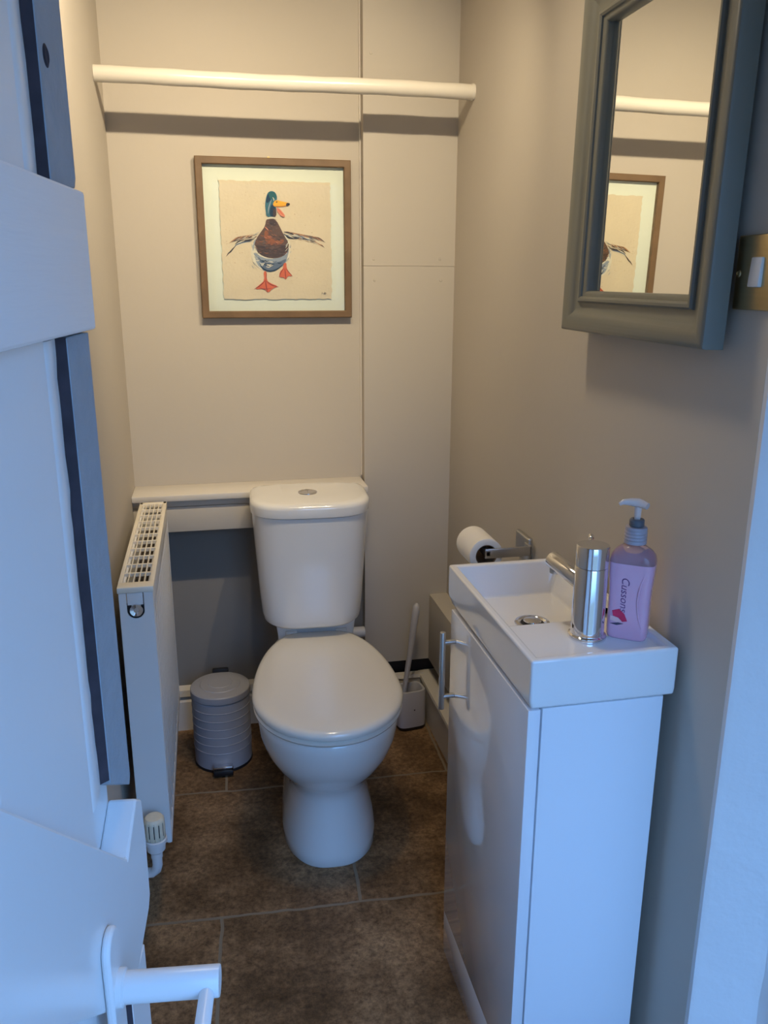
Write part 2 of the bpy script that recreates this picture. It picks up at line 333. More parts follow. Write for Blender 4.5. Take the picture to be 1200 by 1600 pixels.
# ------------------------------------------------------------ door (opened inwards, ledged and braced)
def door():
    th = math.radians(6.4)
    d = Vector((math.sin(th), math.cos(th), 0)); n = Vector((math.cos(th), -math.sin(th), 0))
    F = Vector((0, 0, 0)) - n*0.14
    D = bpy.data.objects.new('door_1', None); COL.objects.link(D); D['kind'] = 'structure'; D['label'] = 'white painted ledged and braced door opened inwards at the left'
    D.location = F + d*(-0.17)
    def P(s, z, nn): return F + d*s + n*nn + Vector((0, 0, z)) - D.location
    def pr(bm, poly, n0, n1): prism(bm, poly, lambda s, z: P(s, z, n0), lambda s, z: P(s, z, n1))
    def rect(s0, s1, z0, z1): return [(s0, z0), (s1, z0), (s1, z1), (s0, z1)]
    S0, SE = -0.17, 0.592
    bm = B_(); pr(bm, rect(S0, SE, 0.02, 1.97), -0.040, -0.022); part('door_board', bm, M['door'], D, smooth=0, bevel=.002)
    bm = B_()                                              # vertical boards of the face
    for a, b in ((S0, 0.0), (0.0012, 0.178), (0.1792, 0.3585), (0.3597, 0.506)): pr(bm, rect(a, b, 0.02, 1.97), -0.023, -0.009)
    part('door_panel', bm, M['door'], D, smooth=0, bevel=.002)
    # irregular bead and grimy crack next to the free edge
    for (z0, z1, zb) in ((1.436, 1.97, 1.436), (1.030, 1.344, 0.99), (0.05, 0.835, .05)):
        t = B_(); k = 26; rows = []
        for i in range(k+1):
            z = z0 + (z1-z0)*i/k; j = random.uniform(-.0018, .0018)
            rows.append([P(s, z, nn) for s, nn in ((.504, -.0098), (.506, -.0088), (.514+j, -.0086), (.526+j, -.0100), (.535+j, -.0115), (.535+j, -.022), (.504, -.022))])
        loft(t, rows); part('bead', t, M['door'], D, smooth=30)
        t = B_(); wg = [(.533, -.022), (.533, -.0122), (.538, -.0118), (.5425, -.0072), (.5435, -.0062), (.5435, -.022)]; loft(t, [[P(a, z, c) for a, c in wg] for z in (z0, z1)]); part('crack', t, M['crack'], D, smooth=0)
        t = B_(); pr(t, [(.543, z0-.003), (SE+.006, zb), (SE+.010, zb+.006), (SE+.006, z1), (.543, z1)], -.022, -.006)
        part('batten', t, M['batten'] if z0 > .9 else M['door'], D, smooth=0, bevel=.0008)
    t = B_(); lathe(t, [(0, .0002), (.0035, .0002), (.0045, .0008), (.0065, .0)], P(.558, 1.505, -.006), 20, n); part('screw', t, M['crack'], D)
    bm = B_(); pr(bm, rect(S0, SE+.004, 1.346, 1.434), -.022, 0.0); part('ledge', bm, M['door_rail'], D, smooth=0, bevel=.002)
    bm = B_(); pr(bm, rect(S0, SE+.004, .22, .32), -.022, 0.0); part('ledge', bm, M['door_rail'], D, smooth=0, bevel=.002)
    bm = B_(); pr(bm, [(.130, 1.344), (.338, 1.152), (.547, .959), (.590, .982), (.607, .970), (.611, .930), (.609, .876), (.600, .868), (.546, .855), (.522, .850), (.04, 1.2946), (-.013, 1.344)], -.022, 0.0)
    part('brace', bm, M['door'], D, smooth=0, bevel=.002)
    # lever handle with long back plate
    H = bpy.data.objects.new('door_handle', None); COL.objects.link(H); H.parent = D
    HP = Vector(P(.469, .918, 0)); H.location = HP
    def Q(s, z, nn): return d*s + n*nn + Vector((0, 0, z))
    bm = B_(); pl = [(.0145*math.cos(a), .0145*math.sin(a)+(.032 if math.sin(a) >= 0 else -.075)) for a in [2*PI*k/32 for k in range(32)]]
    prism(bm, pl, lambda s, z: Q(s, z, .0002), lambda s, z: Q(s, z, .006)); part('back_plate', bm, M['door'], H, bevel=.002)
    bm = B_(); lathe(bm, [(0, .006), (.0125, .006), (.0125, .010), (.0104, .011), (.0104, .0725), (.0100, .0735), (0, .0735)], (0, 0, 0), 40, n); part('neck', bm, M['door'], H)
    bm = B_(); a0 = Q(0, -.001, .0655); pts = [a0 + n*0.0 + d*(-.002), a0 - d*.02, a0 - d*.05, a0 - d*.085 - Vector((0, 0, .002)), a0 - d*.11 - Vector((0, 0, .004))]
    tube(bm, pts, [.0052, .0052, .0053, .0060, .0056], 20); part('lever', bm, M['door'], H)
    return D
door()

# ------------------------------------------------------------ wooden rail across the room
t = thing('hanging_rail', 'round cream-painted wooden rail fixed between the side walls above the picture', 'rail', (0.24, 2.25, 1.84))
bm = B_(); pts = []
for i in range(25):
    u = i/24; x = XL+.0005 + (xw(2.25)-.001-XL)*u; pts.append((x-.24, 0.002*math.sin(6*u), 0.001*math.sin(9*u+1)))
tube(bm, pts, [.0185+.0006*math.sin(i*1.7) for i in range(25)], 28); part('pole', bm, M['rail'], t)
bm = B_(); lathe(bm, [(.0195, 0), (.0205, .004), (.0185, .010)], (xw(2.25)-.24-.0005, 0, 0), 28, (-1, 0, 0)); part('end_fillet', bm, M['rail'], t)

# ------------------------------------------------------------ generic mitred frame, built in (u across, v up, w out of wall)
def mitred(prof, W, H, f):
    """prof: closed list of (inset, out). f maps (u,v,w)->Vector."""
    bm = B_(); cor = ((-1, -1), (1, -1), (1, 1), (-1, 1)); t = bmesh.new(); rings = []
    for cx, cy in cor: rings.append([t.verts.new(f(cx*(W/2-i), cy*(H/2-i), o)) for i, o in prof])
    k = len(prof)
    for a in range(4):
        A, Bq = rings[a], rings[(a+1) % 4]
        for i in range(k): t.faces.new((A[i], A[(i+1) % k], Bq[(i+1) % k], Bq[i]))
    merge(bm, t); return bm

# ------------------------------------------------------------ framed duck painting
def picture():
    X0, X1, Z0, Z1 = -0.005, 0.415, 1.271, 1.691
    cx, cz = (X0+X1)/2, (Z0+Z1)/2
    T = thing('framed_picture', 'square oak-framed painting of a mallard duck hanging on the back wall', 'picture', (cx, YB-.002, cz))
    f = lambda u, v, w_: Vector((u, -w_, v))
    bm = mitred([(0, 0), (0, .020), (.002, .022), (.017, .022), (.019, .020), (.019, .004), (.008, 0)], .420, .420, f)
    part('frame', bm, M['frame_wood'], T, smooth=20)
    bm = B_(); box(bm, -.195, .195, -.006, -.003, -.195, .195); part('mat_board', bm, M['mat_board'], T, smooth=0)
    # deckle-edged paper
    hw = .152; pw0, pw1, pz0, pz1 = .056-cx, .359-cx, 1.322-cz, 1.633-cz
    pts = []
    def jag(a, b, n, ax):
        for i in range(n):
            u = i/n; p = Vector(a).lerp(Vector(b), u); j = random.uniform(-.0017, .0017); p[ax] += j; pts.append((p.x, p.y))
    jag((pw0, pz0), (pw1, pz0), 44, 1); jag((pw1, pz0), (pw1, pz1), 44, 0); jag((pw1, pz1), (pw0, pz1), 44, 1); jag((pw0, pz1), (pw0, pz0), 44, 0)
    bm = B_(); prism(bm, pts, lambda a, b: (a, -.0085, b), lambda a, b: (a, -.0100, b))
    paper = mat('watercolour_paper', (0.74, 0.63, 0.47, 1), 0.9, noise=0.06, nscale=18, bump=0.2, bscale=120)
    PP = part('paper', bm, paper, T, smooth=0)
    # painted duck: layered brush strokes, coordinates on the sheet
    cols = {'teal': (58, 110, 128), 'navy': (24, 50, 74), 'green': (40, 96, 98), 'white': (226, 218, 200), 'brown': (104, 76, 60), 'dbrown': (78, 56, 46), 'rust': (156, 92, 52), 'tan': (176, 128, 88), 'slate': (98, 110, 134), 'lslate': (150, 160, 176), 'dark': (44, 38, 44), 'yellow': (240, 178, 30), 'amber': (206, 130, 24), 'pink': (222, 140, 110), 'orange': (214, 104, 62), 'dorange': (140, 46, 28), 'grey': (120, 104, 92), 'speck': (176, 146, 108)}
    names = list(cols); mats = [mat('paint_'+k, srgb(*cols[k]), .8, noise=.12, nscale=120) for k in names]
    lay = [0]
    t = bmesh.new()
    def uv(x, y):
        v = (y-90)/1150; l = 6+57*v; r = 1105+13*v; u = (x-l)/(r-l); return (pw0+(pw1-pw0)*u, pz1+(pz0-pz1)*v)
    def shape(col, P, smooth=1):
        P = [Vector(p) for p in P]
        for _ in range(smooth):
            Q = []
            for i in range(len(P)):
                a, b = P[i], P[(i+1) % len(P)]; Q += [a.lerp(b, .25), a.lerp(b, .75)]
            P = Q
        lay[0] += 1; y = -.0101 - lay[0]*.0000035
        try:
            fc = t.faces.new([t.verts.new((uv(*p)[0], y, uv(*p)[1])) for p in P]); fc.material_index = names.index(col)
        except ValueError: pass
    def stroke(col, P, wd):
        P = [Vector(p) for p in P]; L, R = [], []
        for i, p in enumerate(P):
            d = (P[min(i+1, len(P)-1)]-P[max(i-1, 0)]).normalized(); nrm = Vector((-d.y, d.x)); w_ = wd*(math.sin(PI*(i+.35)/(len(P)-.3))) ; L.append(p+nrm*w_/2); R.append(p-nrm*w_/2)
        shape(col, L+R[::-1], 1)
    rnd = random.Random(3)
    for _ in range(150):                                           # paint spatter
        a = rnd.uniform(0, 2*PI); r = rnd.uniform(200, 560); x, y = 540+r*math.cos(a), 620+r*math.sin(a)*.95
        if 60 < x < 1060 and 120 < y < 1200: s = rnd.uniform(1.5, 5); shape('speck', [(x-s, y), (x, y-s), (x+s, y), (x, y+s)], 1)
    # wings
    shape('white', [(375, 610), (300, 640), (220, 660), (170, 690), (130, 760), (200, 700), (290, 680), (350, 650)])
    shape('white', [(650, 600), (720, 580), (800, 590), (880, 620), (960, 660), (1000, 690), (900, 660), (800, 640), (700, 630)])
    for k in range(9):
        x0 = 380-k*22; stroke(rnd.choice(['grey', 'brown', 'tan']), [(x0, 598+k*3), (x0-40, 606+k*5), (x0-90, 630+k*7)], 12)
    stroke('dark', [(375, 618), (330, 650), (280, 664), (250, 668)], 22); stroke('dark', [(250, 655), (200, 668), (165, 700)], 14)
    stroke('slate', [(330, 668), (250, 676), (180, 700), (160, 720)], 14)
    for k in range(6): stroke(rnd.choice(['grey', 'brown', 'dark']), [(185-k*4, 700+k*4), (130-k*3, 755+k*6), (80+k*4, 818-k*8)], 10)
    for k in range(12):
        x0 = 640+k*28; stroke(rnd.choice(['grey', 'brown', 'tan']), [(x0, 575+k*4), (x0+45, 572+k*5), (x0+100, 592+k*7)], 13)
    stroke('dark', [(640, 590), (680, 625), (750, 630), (820, 625)], 30); stroke('dark', [(640, 572), (690, 580), (740, 600)], 16)
    stroke('slate', [(740, 610), (810, 630), (860, 640), (900, 650)], 20); stroke('dark', [(800, 620), (850, 640), (880, 655)], 12)
    for k in range(6): stroke(rnd.choice(['grey', 'brown', 'tan']), [(900+k*8, 640+k*3), (960+k*6, 670+k*4), (1045-k*4, 722-k*5)], 9)
    # body
    shape('white', [(380, 600), (330, 700), (315, 800), (350, 890), (420, 950), (500, 965), (600, 930), (680, 860), (710, 760), (700, 660), (640, 590), (500, 560)])
    shape('lslate', [(345, 760), (350, 850), (410, 930), (500, 965), (600, 930), (670, 870), (700, 780), (690, 720), (560, 840), (430, 830)])
    shape('slate', [(385, 810), (420, 850), (500, 880), (590, 870), (670, 830), (650, 880), (590, 930), (500, 968), (420, 945), (440, 900), (400, 860)])
    shape('brown', [(468, 450), (520, 436), (570, 465), (605, 530), (640, 600), (690, 680), (690, 750), (640, 810), (560, 835), (460, 825), (390, 780), (345, 720), (370, 640), (420, 570), (455, 520)])
    shape('dbrown', [(350, 715), (400, 700), (480, 730), (560, 740), (640, 700), (690, 690), (680, 760), (610, 815), (520, 832), (430, 812), (380, 770)])
    shape('rust', [(450, 560), (480, 560), (500, 620), (560, 660), (640, 640), (640, 680), (560, 705), (490, 700), (450, 640)])
    shape('brown', [(470, 470), (520, 448), (570, 475), (600, 560), (600, 620), (540, 640), (500, 590), (480, 540)])
    shape('dbrown', [(490, 462), (540, 452), (575, 490), (560, 520), (500, 505)])
    for k in range(38):
        a = rnd.uniform(0, 2*PI); r = rnd.uniform(10, 120); x, y = 520+r*math.cos(a)*1.1, 690+r*math.sin(a)*.9
        stroke(rnd.choice(['dbrown', 'brown', 'rust', 'dbrown']), [(x-22, y-4), (x, y+5), (x+22, y-2)], 9)
    for k in range(26):
        x, y = rnd.uniform(380, 650), rnd.uniform(850, 945)
        if abs(x-515) < 150*(1-(y-850)/130): stroke(rnd.choice(['white', 'lslate', 'slate', 'navy', 'slate']), [(x-24, y-3), (x, y+6), (x+24, y-4)], 10)
    for k in range(90):
        x, y = rnd.uniform(350, 690), rnd.uniform(640, 820); dx = abs(x-520)/185; 
        if dx**2 + ((y-700)/135)**2 < 1: stroke(rnd.choice(['dbrown', 'brown', 'dark', 'brown', 'grey', 'rust']), [(x-14, y-3+6*dx), (x, y+rnd.uniform(-2, 6)), (x+14, y-2+5*dx)], rnd.uniform(3, 7))
    for k in range(34):
        x, y = rnd.uniform(450, 640), rnd.uniform(560, 690)
        if x < 500+(y-560)*.9+40: stroke(rnd.choice(['rust', 'tan', 'rust', 'brown', 'pink']), [(x-14, y-6), (x, y+3), (x+14, y+6)], rnd.uniform(3, 7))
    for k in range(30):
        x, y = rnd.uniform(470, 590), rnd.uniform(465, 560); stroke(rnd.choice(['dbrown', 'brown', 'grey', 'dark']), [(x-10, y-2), (x, y+3), (x+10, y)], rnd.uniform(3, 6)) if abs(x-525) < 30+(y-465)*.4 else None
    for k in range(40):
        u = rnd.random(); x, y = 320+rnd.uniform(0, 45), 690+u*220; stroke(rnd.choice(['white', 'white', 'lslate']), [(x, y), (x+8, y+16), (x+22, y+32)], rnd.uniform(3, 6))
    for k in range(26):
        u = rnd.random(); x, y = 660+rnd.uniform(0, 45), 640+u*200; stroke(rnd.choice(['white', 'white', 'lslate', 'slate']), [(x+10, y), (x+4, y+14), (x-10, y+28)], rnd.uniform(3, 6))
    for k in range(40):
        x, y = rnd.uniform(175, 385), 0; y = 595+(385-x)*.33+rnd.uniform(-14, 30); stroke(rnd.choice(['white', 'grey', 'dark', 'lslate', 'tan', 'white']), [(x+20, y-8), (x, y), (x-20, y+10)], rnd.uniform(3, 7))
    for k in range(46):
        x = rnd.uniform(650, 960); y = 578+(x-650)*.22+rnd.uniform(-12, 34); stroke(rnd.choice(['white', 'grey', 'dark', 'lslate', 'tan', 'white', 'slate']), [(x-22, y-6), (x, y), (x+22, y+9)], rnd.uniform(3, 7))
    for k in range(22):
        x, y = rnd.uniform(462, 560), rnd.uniform(200, 420); stroke(rnd.choice(['teal', 'green', 'navy', 'teal', 'lslate']), [(x, y-12), (x-2, y), (x, y+12)], rnd.uniform(3, 6)) if abs(x-515) < 44 else None
    stroke('navy', [(400, 880), (430, 930), (490, 962), (560, 950), (640, 890)], 16)
    stroke('white', [(340, 780), (350, 860), (395, 920)], 24); stroke('white', [(690, 700), (700, 770), (670, 850)], 20); stroke('lslate', [(365, 640), (345, 700), (340, 760)], 14)
    stroke('pink', [(455, 525), (475, 545), (490, 560)], 12)
    # neck and head
    shape('white', [(468, 440), (510, 428), (566, 436), (572, 452), (520, 444), (468, 456)])
    shape('teal', [(455, 310), (470, 230), (485, 195), (520, 180), (560, 195), (578, 250), (560, 290), (565, 340), (568, 430), (520, 425), (470, 430), (462, 370)])
    shape('green', [(485, 200), (520, 185), (560, 200), (572, 250), (530, 262), (500, 250)]); shape('navy', [(465, 290), (475, 230), (490, 205), (500, 250), (520, 262), (480, 300)])
    shape('navy', [(520, 300), (560, 330), (566, 428), (505, 425), (500, 380)]); shape('dbrown', [(540, 340), (567, 360), (566, 428), (530, 425)])
    stroke('lslate', [(520, 262), (505, 300), (490, 350), (486, 400)], 12); stroke('teal', [(470, 330), (475, 380), (480, 420)], 16)
    stroke('white', [(530, 240), (545, 262), (540, 275)], 10)
    # bill
    shape('pink', [(565, 335), (600, 350), (640, 395), (656, 420), (635, 432), (600, 410), (575, 375)]); stroke('orange', [(580, 350), (612, 385), (640, 415)], 10)
    stroke('dbrown', [(600, 412), (630, 432), (652, 428)], 7)
    shape('yellow', [(540, 285), (565, 265), (620, 278), (680, 290), (700, 300), (680, 322), (620, 325), (560, 335), (532, 318)])
    stroke('amber', [(535, 320), (580, 330), (640, 325), (690, 310)], 10); shape('dark', [(668, 290), (700, 295), (700, 312), (672, 326), (660, 318)]); shape('dark', [(560, 285), (572, 278), (580, 286), (570, 294)])
    # legs and webbed feet
    shape('orange', [(440, 960), (474, 962), (472, 1045), (500, 1075), (590, 1112), (530, 1130), (485, 1180), (455, 1135), (350, 1140), (400, 1098), (452, 1050)], 1)
    stroke('dorange', [(462, 1045), (465, 1100), (482, 1175)], 11); stroke('dorange', [(460, 1050), (410, 1105), (352, 1138)], 10); stroke('dorange', [(470, 1060), (520, 1100), (588, 1116)], 10); stroke('dorange', [(400, 1125), (450, 1140), (520, 1130)], 8)
    stroke('dorange', [(468, 965), (470, 1010), (466, 1050)], 7)
    shape('orange', [(636, 880), (665, 872), (668, 930), (690, 965), (728, 1010), (680, 1005), (660, 1045), (640, 1020), (594, 1022), (600, 965), (634, 930)], 1)
    stroke('dorange', [(650, 930), (655, 980), (660, 1040)], 9); stroke('dorange', [(640, 930), (610, 970), (596, 1018)], 8); stroke('dorange', [(660, 930), (690, 970), (726, 1008)], 8)
    # signature
    stroke('dark', [(1018, 1168), (1020, 1180), (1016, 1192)], 5); stroke('dark', [(1030, 1178), (1038, 1190), (1044, 1178)], 5); stroke('dark', [(1046, 1168), (1046, 1180), (1048, 1194)], 7); stroke('dark', [(1050, 1172), (1060, 1180), (1050, 1190)], 6)
    for fc in t.faces:
        fc.normal_update()
        if fc.normal.y > 0: fc.normal_flip()
    bm = B_(); mp = {v: bm.verts.new(v.co) for v in t.verts}
    for fc in t.faces: g = bm.faces.new([mp[v] for v in fc.verts]); g.material_index = fc.material_index
    t.free()
    ob = part('duck_artwork', bm, mats, PP, smooth=0)
    bm = B_(); box(bm, -.197, .197, -.0155, -.014, -.197, .197); part('glass_pane', bm, M['glass'], T, smooth=0)
    bm = B_(); cyl(bm, (-.013, 0, .212), (-.013, -.006, .212), .0035, n=16); box(bm, -.0165, -.0095, -.004, -.001, .203, .215, .001); part('hook', bm, M['brass_pin'], T)
picture()

# ------------------------------------------------------------ wall mirror
def mirror():
    bt = math.radians(-0.95); yc = 1.204; zc = (1.292+1.838)/2; W, Hh = .463, .546
    T = thing('wall_mirror', 'rectangular mirror in a wide grey-green moulded frame on the right wall', 'mirror', (xw(yc)-.003, yc, zc), 0)
    nx = Vector((-math.cos(bt), -math.sin(bt), 0)); uy = Vector((-math.sin(bt), math.cos(bt), 0))
    tl = math.radians(-.8)
    nn = nx*math.cos(tl) - Vector((0, 0, 1))*math.sin(tl); vv = Vector((0, 0, 1))*math.cos(tl) + nx*math.sin(tl)
    f = lambda u, v, w_: uy*u + vv*v + nn*(w_+.0120)
    prof = [(0, 0), (0, .0245), (.0012, .0285), (.004, .0303), (.008, .0308), (.014, .0308), (.019, .0295), (.021, .0285), (.0225, .028), (.030, .0225), (.039, .019), (.048, .0185), (.0485, .0215), (.051, .0245), (.055, .0245), (.058, .022), (.0585, .019), (.063, .018), (.066, .0155), (.0675, .012), (.0675, .002), (.0675, 0)]
    part('frame', mitred(prof, W, Hh, f), M['mirror_frame'], T, smooth=28)
    bm = B_(); t = bmesh.new(); P = [f(a*(W/2-.064), c*(Hh/2-.064), .005) for a, c in ((-1, -1), (1, -1), (1, 1), (-1, 1))]
    Q = [p - nn*.004 for p in P]; A = [t.verts.new(p) for p in P]; Bq = [t.verts.new(p) for p in Q]; t.faces.new(A); t.faces.new(Bq)
    for k in range(4): t.faces.new((A[k], A[(k+1) % 4], Bq[(k+1) % 4], Bq[k]))
    merge(bm, t); part('mirror_glass', bm, M['mirror'], T, smooth=0)
mirror()

# ------------------------------------------------------------ brass switch
def switch():
    y0, y1, z0, z1 = .9000, .976, 1.343, 1.432; yc = (y0+y1)/2; zc = (z0+z1)/2
    T = thing('light_switch', 'brushed brass light switch plate with white rocker beside the mirror', 'light switch', (xw(yc), yc, zc))
    bm = B_(); box(bm, -.006, 0, y0-yc, y1-yc, z0-zc, z1-zc, .0018, 3); part('plate', bm, M['brass'], T)
    bm = B_(); box(bm, -.0105, -.004, -.0165, .0045, -.0175, .0175, .0015, rot=Matrix.Rotation(math.radians(4), 4, 'Y')); part('rocker', bm, M['white_plastic'], T)
    for s in (-1, 1):
        bm = B_(); lathe(bm, [(0, .0002), (.0025, .0002), (.0026, .0012), (.0042, .0008), (.0048, 0)], (-.006, s*.0315, -.001), 20, (-1, 0, 0)); part('screw', bm, M['brass'], T)
switch()

# ------------------------------------------------------------ outline helper for sanitary ware
def outline(yf, y0, yb, wd, wb, z, n=20, p=1.0, k=8, skew=0):
    pts = []
    for i in range(n+1):
        a = (PI/2)*i/n; pts.append((wd*math.sin(a)**p, y0-(y0-yf)*math.cos(a)))
    for i in range(1, n+1):
        t = math.sin((PI/2)*i/n)**1.0; s = t**1.95; x = (wd+(wb-wd)*s)*max(0, (1-t**k))**(1/k); pts.append((x, y0+(yb-y0)*t))
    full = [(x, y) for x, y in pts] + [(-x, y) for x, y in pts[-2:0:-1]]
    return [Vector((x, y, z)) for x, y in full]

# ------------------------------------------------------------ toilet
def toilet():
    T = thing('toilet', 'white close-coupled toilet with its lid down in front of the back wall', 'toilet', (.246, 1.85, 0), math.radians(-2.9))
    # pan: foot, waist and bowl in one continuous ceramic body   (yf, y0, yb, w, wb, z, p)
    R = [(-.148, .02, .30, .114, .095, 0.000, .75), (-.152, .02, .30, .119, .097, 0.006, .75), (-.150, .02, .30, .119, .095, 0.03, .78), (-.142, .02, .31, .112, .092, .075, .8), (-.132, .02, .32, .099, .092, .13, .82),
         (-.130, .02, .33, .096, .092, .165, .84), (-.134, .01, .34, .102, .094, .190, .86), (-.152, 0, .35, .118, .098, .215, .9), (-.182, -.01, .36, .139, .10, .245, .93), (-.206, -.02, .37, .155, .104, .28, .95), (-.224, -.03, .38, .166, .108, .32, .97), (-.232, -.03, .385, .170, .11, .355, .98), (-.234, -.03, .39, .171, .112, .378, .98), (-.228, -.03, .388, .165, .108, .384, .98)]
    bm = B_(); loft(bm, [outline(a, b, c, d, e, z, p=p) for a, b, c, d, e, z, p in R])
    # raised rear platform carrying the cistern
    loft(bm, [outline(.20, .23, .40, .106, .11, z, p=.4) for z in (.355, .384)] + [outline(.325, .335, .41, .106, .108, .3845, p=.4), outline(.325, .335, .41, .108, .112, .41, p=.4), outline(.315, .33, .42, .114, .12, .458, p=.4)])
    part('pan', bm, M['porcelain'], T, smooth=50)
    def slab(z0, z1, o, dome=0):
        r = []
        for z, i in ((z0, .006), (z0+.002, .001), (z0+(z1-z0)*.45, -.001), (z1-.007, .001), (z1-.003, .005), (z1, .013), (z1+dome*.5, .05), (z1+dome, .10)):
            r.append(outline(-.247+i+o, -.035, .312-i, .181-i-o, .108-i, z, p=.98, k=6))
        return r
    bm = B_(); loft(bm, slab(.386, .400, .002)); part('seat', bm, M['seat'], T, smooth=50)
    bm = B_(); loft(bm, slab(.4015, .424, 0, .004)); part('lid', bm, M['seat'], T, smooth=50)
    for s in (-1, 1):
        bm = B_(); cyl(bm, (s*.07-.016, .322, .412), (s*.07+.016, .322, .412), .010, n=20, bev=.002); part('hinge', bm, M['seat'], T)
    bm = B_(); F = lambda z, w_, yf, i=0: [p+Vector((-.010, 0, 0)) for p in outline(yf+i, yf+.105, .452-i, w_-i, w_-i, z, p=.55, k=10)]
    rr_ = [F(.455, .124, .262, .01), F(.457, .131, .252), F(.464, .136, .246), F(.482, .1385, .243)]
    for q in range(1, 10):
        u = q/9; rr_.append(F(.482+(.775-.482)*u, .1385+.0185*(u**.85), .243-.018*u))
    bm = B_(); loft(bm, rr_); part('cistern', bm, M['porcelain'], T, smooth=50)
    bm = B_(); loft(bm, [F(.7765, .157, .224, .004), F(.778, .160, .220), F(.80, .1615, .217), F(.808, .160, .219), F(.813, .154, .226), F(.815, .14, .24), F(.8165, .08, .29)]); part('cistern_lid', bm, M['porcelain'], T, smooth=50)
    C_ = (-.014, .345, .816)
    bm = B_(); lathe(bm, [(.0265, 0), (.026, .003), (.022, .0045), (.0195, .002)], C_, 40)
    fb = part('flush_button', bm, M['chrome'], T)
    for s in (-1, 1):
        bm = B_(); pl = [(.0185*math.cos(a), .0185*math.sin(a)) for a in [(-PI/2+PI*k/16) for k in range(17)]]
        prism(bm, [(s*(x+.0006), y) for x, y in pl], lambda x, y: (C_[0]+x, C_[1]+y, C_[2]), lambda x, y: (C_[0]+x*.96, C_[1]+y*.96, C_[2]+.0032)); part('push_plate', bm, M['chrome'], fb)
toilet()
bm = B_(); tube(bm, [(.36, 2.40, .30), (.415, 2.40, .30), (.443, 2.40, .30)], .017, 20); tube(bm, [(.385, 2.40, .30), (.405, 2.40, .30)], .021, 20)
one('waste_pipe', bm, M['white_plastic'], 'short pale plastic pipe low behind the cistern beside the duct boarding', 'pipe')

